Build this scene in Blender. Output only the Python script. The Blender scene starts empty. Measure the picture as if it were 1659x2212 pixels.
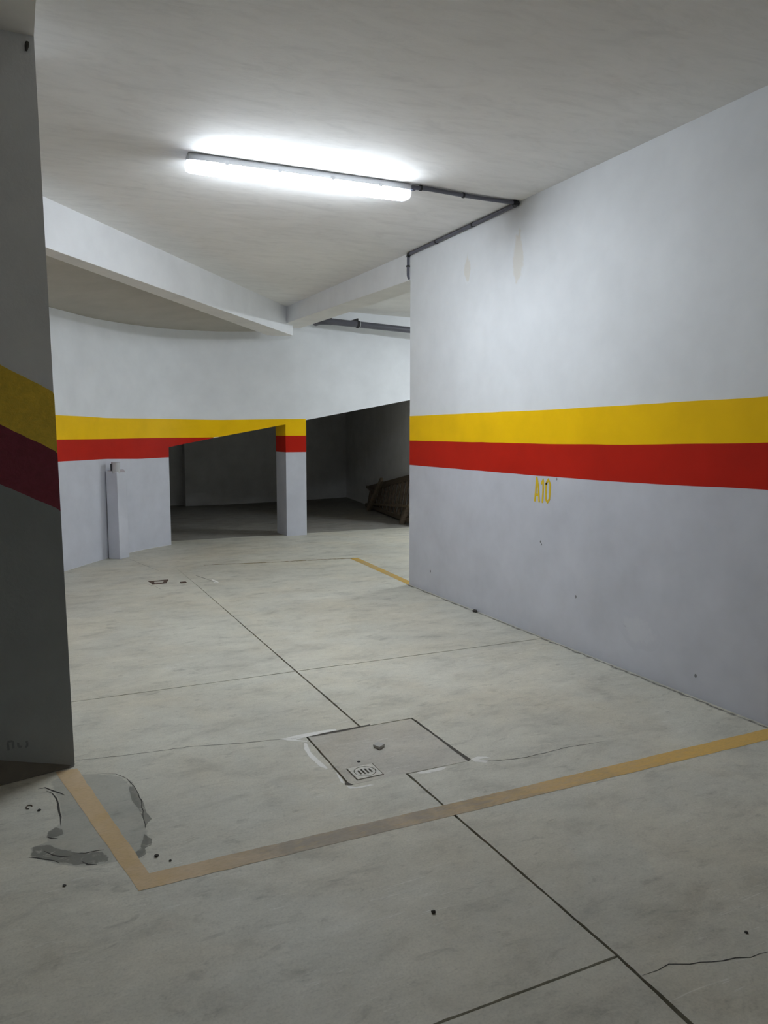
import bpy, bmesh, math, random
from mathutils import Vector, Matrix, geometry

# ------------------------------------------------------------------ camera, world, exposure
scene = bpy.context.scene
cam_data = bpy.data.cameras.new('camera')
cam = bpy.data.objects.new('camera', cam_data)
scene.collection.objects.link(cam)
cam_data.sensor_fit = 'HORIZONTAL'
cam_data.sensor_width = 24.0
cam_data.lens = 1671.0 / 1659.0 * 24.0
cam_data.clip_start = 0.02
cam.location = (0, 0, 1.5)
cam.rotation_euler = (math.radians(90 - 5.84296), 0, math.radians(-25.59195))
scene.camera = cam

world = bpy.data.worlds.new('world')
scene.world = world
world.use_nodes = True
world.node_tree.nodes['Background'].inputs['Color'].default_value = (0.9, 0.95, 1, 1)
world.node_tree.nodes['Background'].inputs['Strength'].default_value = 0.0   # closed basement, no sky

scene.view_settings.view_transform = 'Standard'
scene.view_settings.look = 'None'
scene.view_settings.gamma = 1.0
scene.view_settings.use_curve_mapping = False
scene.view_settings.exposure = 0.92
scene.cycles.max_bounces = 6
scene.cycles.diffuse_bounces = 5
scene.cycles.glossy_bounces = 2
scene.cycles.use_denoising = True
scene.cycles.use_adaptive_sampling = True
scene.cycles.adaptive_threshold = 0.09
scene.cycles.sample_clamp_indirect = 6.0
scene.cycles.caustics_reflective = False
scene.cycles.caustics_refractive = False

LAMP_MAIN = 43.5      # diffuser radiance of the lit tube in the bay
LAMP_SIDE = 92.0      # the lit tubes in the side bay behind the right wall
LAMP_FILL = 9.0      # weak fill lamp added out of view, far behind the viewer
rnd = random.Random(11)

# measured outlines (metres, world axes)
D = {'A10': {'A': [[(4.6549, 1.0031), (4.6459, 1.0757), (4.6365, 1.1718)], [(4.6365, 1.1718), (4.6124, 1.095), (4.6035, 1.0003)], [(4.6495, 1.0481), (4.609, 1.0476)]],
         'one': [[(4.5771, 1.1344), (4.557, 1.1642), (4.5569, 1.0817), (4.563, 1.0002)]],
         'zero': [[(4.5217, 1.1343), (4.4994, 1.1673), (4.4754, 1.1338), (4.4764, 1.0872), (4.4813, 1.0268), (4.5033, 1.0), (4.5228, 1.0236), (4.5227, 1.084), (4.5217, 1.1343)]]},
 'b1low': [(6.7861, 2.9537), (10.6205, 2.9996)],
 'b2front': [(0.3038, 6.3363, 3.2063), (3.4355, 10.2492, 3.2063)],
 'b2low': [(0.3057, 6.3387, 2.8693), (0.6467, 6.7647, 2.8638), (0.9872, 7.1901, 2.8557), (1.3912, 7.695, 2.8504), (1.7474, 8.14, 2.848), (2.0877, 8.5652, 2.8424), (2.6488, 9.2663, 2.853),
           (3.0244, 9.7356, 2.8551), (3.3604, 10.1553, 2.8521)],
 'b2soft': [(0.3239, 6.7146, 2.9505), (0.6878, 7.1945, 2.9505), (1.4944, 8.2657, 2.9505), (2.2558, 9.2549, 2.9505), (3.605, 10.8948, 2.9505)],
 'b2wedge': [(1.8784, 8.3037, 2.8487), (2.0878, 8.5653, 2.8449), (2.6499, 9.2676, 2.8915), (3.4295, 10.2417, 2.9461)],
 'conduit': [(2.5661, 4.8898, 3.1875), (2.6824, 4.8903, 3.1875), (2.8202, 4.9047, 3.1875), (2.9823, 4.9216, 3.1875), (3.1374, 4.9202, 3.1875), (3.2962, 4.9187, 3.1875), (3.4459, 4.9106, 3.1875)],
 'conduit_wall': [(4.9483, 3.1971), (5.5596, 3.1983), (6.1792, 3.2016), (6.768, 3.2098)],
 'cracks': [[(0.193, 3.7038), (0.3714, 3.6694), (0.5357, 3.6491), (0.7271, 3.6296), (0.8949, 3.5801), (1.1131, 3.5324), (1.2584, 3.5015)],
            [(1.8422, 2.9084), (1.9601, 2.8575), (2.0998, 2.8359), (2.32, 2.8424), (2.5615, 2.8259)],
            [(1.5139, 1.4988), (1.5691, 1.4992), (1.6158, 1.5021), (1.6706, 1.478), (1.7664, 1.4493), (1.8498, 1.4246), (1.9177, 1.4187)],
            [(0.2672, 3.5278), (0.3489, 3.4731), (0.3888, 3.403), (0.4048, 3.3069), (0.4127, 3.1646), (0.3949, 2.9252)], [(0.0345, 3.4651), (0.0633, 3.4656), (0.0969, 3.407), (0.1334, 3.3524)],
            [(0.0656, 3.4313), (0.0856, 3.3938), (0.1007, 3.3363), (0.1066, 3.2457), (0.1074, 3.1618), (0.1049, 3.0834)], [(-0.0144, 2.8991), (0.0444, 2.8577), (0.0845, 2.8122)],
            [(0.0391, 2.921), (0.0679, 2.8765), (0.097, 2.8491), (0.1273, 2.8447)], [(0.1354, 2.8509), (0.1736, 2.8429), (0.2048, 2.8416), (0.2356, 2.8338)],
            [(0.1552, 2.7849), (0.1744, 2.7594), (0.2039, 2.7485)], [(0.0474, 3.0239), (0.0688, 3.0026), (0.0874, 2.9937)], [(1.1882, 9.6233), (1.3493, 8.7681), (1.402, 8.4881)],
            [(1.1522, 7.8659), (1.2035, 7.712), (1.2374, 7.5211)]],
 'curve': [(-6.0, 0.9), (-5.6664, 1.248), (-5.1912, 1.74), (-4.6428, 2.313), (-4.0896, 2.904), (-3.6, 3.45), (-3.168, 3.9618), (-2.748, 4.4814), (-2.349, 4.9926), (-1.98, 5.4792), (-1.65, 5.925),
           (-1.3705, 6.3232), (-1.1354, 6.6846), (-0.9276, 7.0194), (-0.7299, 7.3378), (-0.525, 7.65), (-0.3025, 7.9671), (-0.074, 8.2822), (0.145, 8.5788), (0.339, 8.8401), (0.4923, 9.0494),
           (0.5929, 9.191), (0.651, 9.2762), (0.685, 9.3283), (0.7131, 9.3708), (0.7535, 9.4273), (0.8044, 9.4957), (0.8537, 9.5604), (0.904, 9.6243), (0.9581, 9.6906), (1.0186, 9.7622),
           (1.086, 9.8415), (1.1585, 9.9266), (1.2355, 10.0138), (1.3162, 10.0995), (1.4, 10.18), (1.4874, 10.2574), (1.5787, 10.334), (1.6734, 10.4069), (1.7707, 10.4732), (1.87, 10.53),
           (1.9714, 10.5762), (2.0753, 10.6137), (2.1815, 10.6441), (2.2898, 10.669), (2.4, 10.69), (2.5128, 10.7057), (2.6283, 10.7151), (2.7454, 10.7201), (2.8631, 10.7228), (2.98, 10.725),
           (3.1056, 10.726), (3.2406, 10.7244), (3.3711, 10.7216), (3.4829, 10.7186), (3.5621, 10.7168), (3.8685, 10.7129), (4.5, 10.77), (5.55, 10.86), (6.075, 10.905)],
 'cut': [(1.691, 8.1376), (1.8015, 7.6345)],
 'cw_rb': [(0.462, 9.008, 1.1932), (0.6638, 9.2958, 1.1908), (1.0051, 9.7462, 1.1903), (1.4432, 10.2183, 1.1696), (1.8534, 10.5205, 1.176), (3.7185, 10.7148, 1.2223), (3.8673, 10.7129, 1.2208)],
 'cw_top': [(0.4522, 8.9947, 2.7927), (0.8959, 9.614, 2.7951), (1.5022, 10.2698, 2.8315), (1.9561, 10.5692, 2.8403), (2.6695, 10.7168, 2.8786), (3.4647, 10.7191, 2.9226)],
 'cw_top2': [(4.5955, 10.7782, 3.288), (5.6556, 10.8691, 3.272)],
 'cw_yr': [(0.4621, 9.0081, 1.4285), (1.0745, 9.828, 1.4281), (1.6492, 10.3882, 1.4343), (2.3745, 10.6852, 1.4368), (3.7214, 10.7148, 1.4599), (3.8699, 10.713, 1.4597)],
 'cw_yt': [(0.4534, 8.9963, 1.6866), (0.7393, 9.4074, 1.6847), (1.0242, 9.7688, 1.675), (1.6575, 10.3947, 1.6819), (2.6434, 10.7157, 1.6789), (3.1755, 10.7252, 1.6894), (3.8726, 10.7132, 1.701)],
 'debris': [(1.1284, 1.9974), (3.4885, 5.4343), (0.3989, 2.7079), (0.438, 2.656), (-0.0024, 3.3022), (0.0337, 3.2552), (0.092, 2.6542), (1.932, 1.5047), (1.6672, 2.1173), (1.5951, 3.1358)],
 'drain2': [(1.1835, 8.0115), (1.388, 8.0239), (1.3354, 7.831), (1.1982, 7.8177)],
 'grate': [(1.2917, 3.0739), (1.4157, 3.0904), (1.4115, 2.959), (1.2918, 2.9604)],
 'ladder_floor': [(6.518, 14.4818), (6.2481, 12.0171), (6.039, 11.7178), (6.1297, 13.5109)],
 'lamp': [(1.0507, 4.9087, 3.09), (2.5115, 4.8258, 3.09)],
 'line1': [[(0.1099, 3.6083), (0.3114, 2.5173)], [(0.1982, 3.6083), (0.3579, 2.6082)]],
 'line2': [[(0.3114, 2.5173), (0.8209, 2.5159), (1.5467, 2.5054), (3.2853, 2.492)], [(0.3579, 2.6082), (0.8862, 2.6038), (1.6015, 2.5952), (3.4111, 2.5908)]],
 'line3': [[(3.5969, 8.4696), (3.5554, 7.7773), (3.4843, 6.6967)], [(3.6961, 8.4605), (3.6511, 7.7983), (3.5813, 6.863)]],
 'line4': [[(1.8967, 8.6892), (2.7214, 8.538), (3.5701, 8.4066)], [(1.9174, 8.7823), (2.7566, 8.6477), (3.707, 8.5134)]],
 'manhole': [(1.2604, 3.507), (1.8358, 3.502), (1.8295, 2.92), (1.2435, 2.9293)],
 'open1': [(1.8711, 10.5305, 1.3166), (3.5283, 10.7176, 1.6192)],
 'open1_edge': [(1.8387, 10.5121, 0.0493), (1.8645, 10.5268, 1.3167)],
 'open2': [(3.8874, 10.7146, 1.7045), (5.6607, 10.8695, 2.02)],
 'patch': [(0.192, 3.5482), (0.2852, 3.5139), (0.3686, 3.4431), (0.4012, 3.3086), (0.4046, 3.1464), (0.402, 2.9606), (0.3901, 2.8162), (0.371, 2.7552), (0.3372, 2.7207), (0.2477, 2.7275),
           (0.1582, 2.7447), (0.0722, 2.8052), (-0.0085, 2.8963), (-0.0102, 2.9654), (0.0492, 2.9866), (0.0516, 3.0516), (0.0887, 3.0873), (0.108, 3.1413), (0.1054, 3.2897), (0.0958, 3.3842),
           (0.0832, 3.5095), (0.1264, 3.5591)],
 'patch_dark': [[(-0.0101, 2.9724), (0.0178, 2.9802), (0.064, 2.9652), (0.108, 2.9088), (0.1596, 2.8633), (0.2356, 2.8338), (0.2577, 2.7755), (0.2491, 2.7399), (0.1882, 2.7431), (0.1296, 2.7648),
                 (0.0725, 2.8115), (-0.0114, 2.8977)],
                [(0.393, 3.3909), (0.411, 3.3525), (0.415, 3.2453), (0.4234, 3.1506), (0.4229, 3.0519), (0.4333, 2.9936), (0.4128, 2.9634), (0.3934, 2.9259), (0.3913, 3.0056), (0.387, 3.0986),
                 (0.3733, 3.1834), (0.377, 3.2963)],
                [(0.3818, 2.8935), (0.4097, 2.8357), (0.3992, 2.7904), (0.3749, 2.781), (0.3716, 2.7378), (0.3397, 2.7162), (0.3218, 2.7583), (0.3506, 2.7926)],
                [(0.0522, 3.0664), (0.0855, 3.0888), (0.1134, 3.06), (0.1141, 3.0142), (0.0686, 2.9991), (0.0474, 3.0239)]],
 'pillar_front': [(3.5621, 10.7168), (3.8685, 10.7129)],
 'pillar_st': [[(-0.031, 3.6397, 1.7821), (0.1816, 3.6397, 1.6683)], [(-0.0422, 3.6397, 1.5348), (0.1808, 3.6397, 1.4162)], [(-0.0535, 3.6397, 1.2862), (0.182, 3.6397, 1.1621)]],
 'plug': [(1.3702, 3.1288)],
 'rw_marks': [(4.1618, 0.3755), (3.0923, 0.1265), (4.5765, 0.7058), (4.402, 1.1743), (6.2795, 0.2066), (4.5645, 0.6868)],
 'rw_rb': [(6.713, 1.1886), (4.6725, 1.1874), (3.7486, 1.1912), (2.6825, 1.2129)],
 'rw_yr': [(6.7148, 1.4251), (4.4695, 1.4213), (3.7592, 1.4264), (3.171, 1.4386), (2.6963, 1.4501)],
 'rw_yt': [(6.7166, 1.661), (5.7132, 1.6632), (4.5815, 1.6636), (3.4635, 1.6742), (2.7097, 1.6809)],
 'slot': [(1.4657, 7.7953), (1.521, 7.7956)],
 'smears': [[(1.119, 3.5359), (1.2145, 3.5487), (1.3635, 3.551), (1.4234, 3.5428), (1.4205, 3.5169), (1.2978, 3.5088), (1.1951, 3.4931), (1.2404, 3.4586), (1.2346, 3.4425), (1.1545, 3.4998)],
            [(1.2144, 3.4396), (1.2287, 3.4265), (1.2089, 3.3208), (1.2128, 3.221), (1.2184, 3.1304), (1.2076, 3.1143), (1.188, 3.1558), (1.1811, 3.2702), (1.1901, 3.3715)],
            [(1.2358, 3.0848), (1.2319, 2.9891), (1.2219, 2.9445), (1.2143, 2.9677)], [(1.2223, 2.9249), (1.258, 2.8982), (1.3223, 2.8965), (1.3329, 2.8816), (1.2723, 2.8818), (1.2264, 2.8943)],
            [(1.557, 2.9152), (1.6266, 2.9136), (1.6935, 2.9137), (1.7036, 2.898), (1.6686, 2.8829), (1.5966, 2.8807), (1.5575, 2.8943)],
            [(1.8453, 2.9294), (1.8889, 2.9426), (1.9278, 2.924), (1.9436, 2.8936), (1.9165, 2.9066), (1.88, 2.9127), (1.914, 2.8796), (1.8887, 2.8639), (1.8483, 2.8943)],
            [(1.7901, 7.8876), (1.8248, 7.7316), (1.8183, 7.6264), (1.7721, 7.6485)]],
 'soil': [[(1.8389, 3.5079), (1.8498, 3.466), (1.8451, 3.2599), (1.8451, 3.0577), (1.8491, 2.9275), (1.823, 2.9176), (1.8241, 3.0439), (1.8329, 3.2856)],
          [(1.234, 2.9682), (1.2487, 2.9415), (1.2578, 2.9225), (1.2418, 2.9204), (1.2203, 2.9355)],
          [(1.2543, 3.4969), (1.3503, 3.5168), (1.5028, 3.5186), (1.6093, 3.5237), (1.6013, 3.5063), (1.4412, 3.4934), (1.3165, 3.4933)]],
 'tab': [(1.4979, 3.2483), (1.5344, 3.2739), (1.5527, 3.2342), (1.512, 3.2053)]}

# ------------------------------------------------------------------ materials
def new_mat(name):
    m = bpy.data.materials.new(name)
    m.use_nodes = True
    nt = m.node_tree
    return m, nt, nt.nodes['Principled BSDF']

def noise(nt, scale, detail=3, rough=.55, vec=None, dist=0.0):
    n = nt.nodes.new('ShaderNodeTexNoise')
    n.inputs['Scale'].default_value = scale
    n.inputs['Detail'].default_value = detail
    n.inputs['Roughness'].default_value = rough
    n.inputs['Distortion'].default_value = dist
    if vec is not None: nt.links.new(vec, n.inputs['Vector'])
    return n.outputs['Fac']

def ramp(nt, fac, stops):
    r = nt.nodes.new('ShaderNodeValToRGB')
    e = r.color_ramp.elements
    while len(e) < len(stops): e.new(.5)
    for k, (p, c) in enumerate(stops):
        e[k].position = p
        e[k].color = (c, c, c, 1) if isinstance(c, (int, float)) else tuple(c) + (1,)
    nt.links.new(fac, r.inputs['Fac'])
    return r.outputs['Color']

def mix(nt, fac, a, b, mode='MIX'):
    n = nt.nodes.new('ShaderNodeMix'); n.data_type = 'RGBA'; n.blend_type = mode
    for s, v in ((n.inputs[0], fac), (n.inputs[6], a), (n.inputs[7], b)):
        if isinstance(v, (int, float)): s.default_value = v
        elif isinstance(v, tuple): s.default_value = v + (1,) if len(v) == 3 else v
        else: nt.links.new(v, s)
    return n.outputs[2]

def math_n(nt, op, a, b=0.0, clamp=False):
    n = nt.nodes.new('ShaderNodeMath'); n.operation = op; n.use_clamp = clamp
    for s, v in ((n.inputs[0], a), (n.inputs[1], b)):
        if isinstance(v, (int, float)): s.default_value = v
        else: nt.links.new(v, s)
    return n.outputs[0]

def position(nt, scale=(1, 1, 1), rot=(0, 0, 0)):
    g = nt.nodes.new('ShaderNodeNewGeometry')
    mp = nt.nodes.new('ShaderNodeMapping')
    mp.inputs['Scale'].default_value = scale
    mp.inputs['Rotation'].default_value = rot
    nt.links.new(g.outputs['Position'], mp.inputs['Vector'])
    return mp.outputs['Vector']

def bump(nt, bsdf, height, strength, dist=.01, normal=None):
    b = nt.nodes.new('ShaderNodeBump')
    b.inputs['Strength'].default_value = strength
    b.inputs['Distance'].default_value = dist
    nt.links.new(height, b.inputs['Height'])
    if normal is not None: nt.links.new(normal, b.inputs['Normal'])
    nt.links.new(b.outputs['Normal'], bsdf.inputs['Normal'])
    return b.outputs['Normal']

def paint(name, col, rough=.6, var=.05, b1=0.0, b2=0.0, coarse=3.0, spec=.35):
    m, nt, p = new_mat(name)
    v = position(nt)
    f = ramp(nt, noise(nt, coarse, 3, .6, v), [(.3, 1 - var * 1.6), (.7, 1 + var)])
    c = mix(nt, 1.0, col, f, 'MULTIPLY')
    nt.links.new(c, p.inputs['Base Color'])
    p.inputs['Roughness'].default_value = rough
    p.inputs['Specular IOR Level'].default_value = spec
    if b1 > 0: bump(nt, p, noise(nt, 14, 4, .65, v), b1, .015)
    return m

def rough_paint(name, col, rough=.35):
    """thick brushed paint over rough plaster, as on the near pillar"""
    m, nt, p = new_mat(name)
    v = position(nt)
    f = ramp(nt, noise(nt, 30, 6, .65, v, .8), [(.3, .86), (.7, 1.1)])
    nt.links.new(mix(nt, 1.0, col, f, 'MULTIPLY'), p.inputs['Base Color'])
    p.inputs['Roughness'].default_value = rough
    p.inputs['Specular IOR Level'].default_value = .4
    n1 = bump(nt, p, noise(nt, 28, 6, .65, v, 1.2), .5, .012)
    bump(nt, p, noise(nt, 160, 4, .6, v), .25, .003, n1)
    return m

def plain(name, col, rough=.5, metal=0.0, spec=.4, var=.06, scale=20):
    m, nt, p = new_mat(name)
    v = position(nt)
    f = ramp(nt, noise(nt, scale, 4, .6, v), [(.3, 1 - var), (.7, 1 + var)])
    nt.links.new(mix(nt, 1.0, col, f, 'MULTIPLY'), p.inputs['Base Color'])
    p.inputs['Roughness'].default_value = rough
    p.inputs['Metallic'].default_value = metal
    p.inputs['Specular IOR Level'].default_value = spec
    return m

def ceiling_paint(name, col):
    m, nt, p = new_mat(name)
    # trowelled white paint: long curved float strokes, thin cloudy coverage
    v = position(nt, (.55, 1.5, 1), (0, 0, math.radians(20)))
    sw = noise(nt, 2.6, 6, .62, v, 2.2)
    v2 = position(nt, (.8, 2.2, 1), (0, 0, math.radians(-12)))
    s2 = noise(nt, 5.5, 6, .7, v2, 1.2)
    cl = noise(nt, .7, 3, .5, position(nt))
    f = ramp(nt, sw, [(.28, .92), (.48, .995), (.72, 1.03)])
    f = mix(nt, 1.0, f, ramp(nt, s2, [(.25, .93), (.5, 1.0), (.8, 1.02)]), 'MULTIPLY')
    f = mix(nt, 1.0, f, ramp(nt, cl, [(.3, .94), (.7, 1.04)]), 'MULTIPLY')
    nt.links.new(mix(nt, 1.0, col, f, 'MULTIPLY'), p.inputs['Base Color'])
    p.inputs['Roughness'].default_value = .75
    p.inputs['Specular IOR Level'].default_value = .2
    bump(nt, p, s2, .10, .012)
    return m

def concrete(name, col, dark=.72, light=1.13, rough=.55, warm=(1.05, 1.0, .93), rot=-20):
    m, nt, p = new_mat(name)
    v = position(nt)
    vs = position(nt, (1.0, 1.7, 1), (0, 0, math.radians(rot)))
    big = noise(nt, .75, 4, .55, v, .4)
    mid = noise(nt, 3.2, 6, .7, vs, .35)
    fine = noise(nt, 24, 5, .74, vs, .4)
    speck = noise(nt, 120, 1, .6, v)
    f = ramp(nt, mid, [(.27, dark), (.47, .97), (.72, light)])
    f = mix(nt, 1.0, f, ramp(nt, big, [(.3, .86), (.7, 1.07)]), 'MULTIPLY')
    f = mix(nt, 1.0, f, ramp(nt, fine, [(.22, .74), (.42, .965), (.6, 1.01), (.85, 1.12)]), 'MULTIPLY')
    f = mix(nt, 1.0, f, ramp(nt, speck, [(.25, .9), (.5, 1.0), (.8, 1.06)]), 'MULTIPLY')
    c = mix(nt, 1.0, col, f, 'MULTIPLY')
    c = mix(nt, ramp(nt, noise(nt, 1.3, 5, .6, v, .5), [(.42, 0.0), (.66, .75)]), c, mix(nt, 1.0, c, warm, 'MULTIPLY'))
    # dark scuffs, then thin pale scratches in two directions
    sf = noise(nt, 7, 4, .62, position(nt, (1, 2.2, 1), (0, 0, math.radians(-14))), .5)
    c = mix(nt, ramp(nt, sf, [(.60, 0.0), (.70, .6)]), c, mix(nt, 1.0, c, (.66, .66, .65), 'MULTIPLY'))
    for ang, sca, seed in ((38, 4.0, 0), (-52, 5.5, 3.7)):
        sc = noise(nt, sca, 2, .5, position(nt, (1, 14, 1), (0, 0, math.radians(ang))), 1.2)
        msk = noise(nt, 1.1, 3, .5, position(nt, (1, 1, 1), (0, 0, seed)))
        k = math_n(nt, 'MULTIPLY', ramp(nt, sc, [(.66, 0.0), (.69, 1.0), (.72, 0.0)]), ramp(nt, msk, [(.5, 0.0), (.62, .42)]))
        c = mix(nt, k, c, (.92, .91, .87))
    nt.links.new(c, p.inputs['Base Color'])
    nt.links.new(ramp(nt, mid, [(.3, rough + .1), (.7, rough - .06)]), p.inputs['Roughness'])
    p.inputs['Specular IOR Level'].default_value = .35
    bump(nt, p, fine, .12, .006)
    return m

def worn_paint(name, col, base, lo, hi):
    """paint worn thin: where it wears the concrete below shows"""
    m, nt, p = new_mat(name)
    v = position(nt)
    vs = position(nt, (1, 3, 1), (0, 0, math.radians(-20)))
    n = noise(nt, 14, 7, .7, vs, .6)
    b = noise(nt, 1.6, 3, .5, v)
    k = math_n(nt, 'ADD', math_n(nt, 'MULTIPLY', n, .55), math_n(nt, 'MULTIPLY', b, .45))
    f = ramp(nt, k, [(lo, 0.0), (hi, 1.0)])
    nt.links.new(mix(nt, f, base, col), p.inputs['Base Color'])
    p.inputs['Roughness'].default_value = .6
    p.inputs['Specular IOR Level'].default_value = .3
    bump(nt, p, n, .12, .004)
    return m

def line_paint(name):
    """bay line: orange by the wall and the pillar, worn to a dusty brown where cars roll over it"""
    m, nt, p = new_mat(name)
    g = nt.nodes.new('ShaderNodeNewGeometry')
    sx = nt.nodes.new('ShaderNodeSeparateXYZ'); nt.links.new(g.outputs['Position'], sx.inputs[0])
    mr = nt.nodes.new('ShaderNodeMapRange'); mr.inputs[1].default_value = 1.3; mr.inputs[2].default_value = 2.9
    nt.links.new(sx.outputs[0], mr.inputs[0])
    mr2 = nt.nodes.new('ShaderNodeMapRange'); mr2.inputs[1].default_value = .85; mr2.inputs[2].default_value = .38
    nt.links.new(sx.outputs[0], mr2.inputs[0])
    keep = mr.outputs[0]
    v = position(nt); vs = position(nt, (1, 3, 1), (0, 0, math.radians(-20)))
    n = noise(nt, 12, 7, .7, vs, .6)
    k = math_n(nt, 'ADD', keep, math_n(nt, 'MULTIPLY', math_n(nt, 'SUBTRACT', n, .5), 1.1), True)
    pt = noise(nt, 4.5, 5, .6, v, .4)
    worn = mix(nt, ramp(nt, pt, [(.4, 0.0), (.6, 1.0)]), (.34, .29, .225), (.47, .375, .265))
    c = mix(nt, k, worn, (.74, .47, .13))
    tan = mix(nt, ramp(nt, pt, [(.4, 0.0), (.62, 1.0)]), (.64, .455, .235), (.67, .505, .32))
    c = mix(nt, math_n(nt, 'MULTIPLY', mr2.outputs[0], .92), c, tan)
    f = ramp(nt, noise(nt, 40, 5, .7, vs), [(.25, .82), (.5, 1.0), (.8, 1.08)])
    nt.links.new(mix(nt, 1.0, c, f, 'MULTIPLY'), p.inputs['Base Color'])
    p.inputs['Roughness'].default_value = .55
    p.inputs['Specular IOR Level'].default_value = .3
    bump(nt, p, n, .1, .004)
    return m

def faded(name, col, strength=.8, scale=12, lo=.66, hi=.9, rough=.7):
    """thin stain or smear: the 'cover' attribute is 1 inside and 0 at its rim, noise breaks the rim"""
    m, nt, p = new_mat(name)
    a = nt.nodes.new('ShaderNodeAttribute'); a.attribute_name = 'cover'
    v = position(nt)
    n = noise(nt, scale, 7, .7, v, .6)
    k = math_n(nt, 'ADD', math_n(nt, 'MULTIPLY', a.outputs['Fac'], .5), math_n(nt, 'MULTIPLY', n, 1.1))   # rim about .55, inside about 1.05
    f = ramp(nt, k, [(lo, 0.0), (hi, strength)])
    sh = mix(nt, 1.0, col, ramp(nt, noise(nt, scale * 3, 5, .7, v), [(.3, .85), (.7, 1.12)]), 'MULTIPLY')
    nt.links.new(sh, p.inputs['Base Color'])
    p.inputs['Roughness'].default_value = rough
    p.inputs['Specular IOR Level'].default_value = .3
    nt.links.new(f, p.inputs['Alpha'])
    return m

def pale(name, col, base, scale=22, lo=.7, hi=1.0, rough=.7):
    """opaque skim whose rim takes the colour of what it lies on"""
    m, nt, p = new_mat(name)
    a = nt.nodes.new('ShaderNodeAttribute'); a.attribute_name = 'cover'
    n = noise(nt, scale, 7, .7, position(nt), .6)
    k = math_n(nt, 'ADD', math_n(nt, 'MULTIPLY', a.outputs['Fac'], .5), math_n(nt, 'MULTIPLY', n, 1.1))
    nt.links.new(mix(nt, ramp(nt, k, [(lo, 0.0), (hi, 1.0)]), base, col), p.inputs['Base Color'])
    p.inputs['Roughness'].default_value = rough
    p.inputs['Specular IOR Level'].default_value = .3
    return m

M = {}
M['white'] = paint('white_wall_paint', (.83, .845, .868), .6, .03)
M['beam_white'] = paint('white_beam_paint', (.84, .845, .86), .6, .03)
M['grey'] = paint('grey_wall_paint', (.62, .63, .69), .55, .05)
M['yellow'] = paint('yellow_gloss_paint', (.99, .60, .004), .45, .04, spec=.12)
M['red'] = paint('red_gloss_paint', (.52, .016, .006), .45, .05, spec=.12)
M['p_upper'] = paint('pillar_upper_paint', (.84, .85, .86), .5, .04, .15, .15)
M['p_lower'] = paint('pillar_lower_paint', (.31, .33, .335), .5, .06, .2, .15)
M['p_yellow'] = rough_paint('pillar_yellow_paint', (.92, .64, .07))
M['p_red'] = rough_paint('pillar_maroon_paint', (.25, .04, .065))
M['ceiling'] = ceiling_paint('ceiling_paint', (.90, .885, .865))
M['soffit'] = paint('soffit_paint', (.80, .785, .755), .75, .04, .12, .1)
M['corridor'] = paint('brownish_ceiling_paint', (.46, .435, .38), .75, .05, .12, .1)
M['floor'] = concrete('power_floated_concrete', (.63, .615, .53), .73, 1.09)
M['cover'] = concrete('manhole_cement', (.56, .535, .47), .82, 1.1, .6, (1.06, 1.0, .9), 30)
M['joint'] = plain('joint_dirt', (.022, .020, .018), .9)
M['crack'] = plain('crack_dirt', (.06, .056, .05), .9)
M['line'] = line_paint('bay_line_paint')
M['line_far'] = worn_paint('far_bay_line_paint', (.58, .36, .07), (.40, .36, .28), .36, .54)
M['line_thin'] = faded('thin_bay_line_paint', (.34, .27, .12), .8, 9, .8, 1.1)
M['patch'] = faded('repair_cement', (.46, .475, .44), .26, 5, .6, .85)
M['patch_dark'] = faded('damp_cement', (.23, .227, .20), .5, 26, .86, 1.3)
M['smear'] = pale('pale_cement', (.86, .845, .80), (.60, .585, .525))
M['soil'] = faded('joint_soil', (.10, .09, .075), .8, 26, .68, .98)
M['pvc'] = plain('dark_grey_pvc', (.105, .105, .125), .35)
M['pvc2'] = plain('grey_conduit', (.12, .12, .15), .4)
M['black'] = plain('black_plastic', (.02, .02, .022), .45)
M['housing'] = plain('grey_lamp_housing', (.55, .56, .58), .45, var=.03)
M['grate'] = plain('cast_grate', (.66, .64, .57), .5, 0.0, var=.15, scale=60)
M['dark'] = plain('dark_void', (.012, .012, .012), .9)
M['rust'] = plain('rusty_brown', (.10, .062, .045), .8, var=.3)
M['tile'] = plain('grey_tile_chip', (.46, .45, .42), .5)
M['stone'] = plain('dark_pebble', (.06, .055, .048), .8)
M['text'] = paint('yellow_stencil_paint', (.76, .52, .02), .5, .05)
M['smudge'] = faded('wall_smudge', (.30, .30, .31), .55, 30, .66, .95)
M['wall_dust'] = faded('wall_foot_dust', (.24, .225, .195), .6, 18, .66, 1.05)
M['wallstain'] = pale('brown_wall_stain', (.79, .77, .73), (.83, .845, .866), 6, .8, 1.3)
M['scrape'] = pale('pale_scrape', (.66, .67, .725), (.62, .63, .69), 12, .8, 1.2)
M['stubpaint'] = paint('stub_pipe_paint', (.55, .55, .56), .5, .05)
M['inner'] = paint('inner_wall_paint', (.78, .77, .75), .7, .05)
M['foot_shadow'] = plain('foot_shadow_tone', (.16, .145, .12), .85)  # dark tone that paints the shadow at the near pillar foot
M['raw'] = concrete('raw_dark_concrete', (.30, .285, .255), .75, 1.15, .8)

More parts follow.
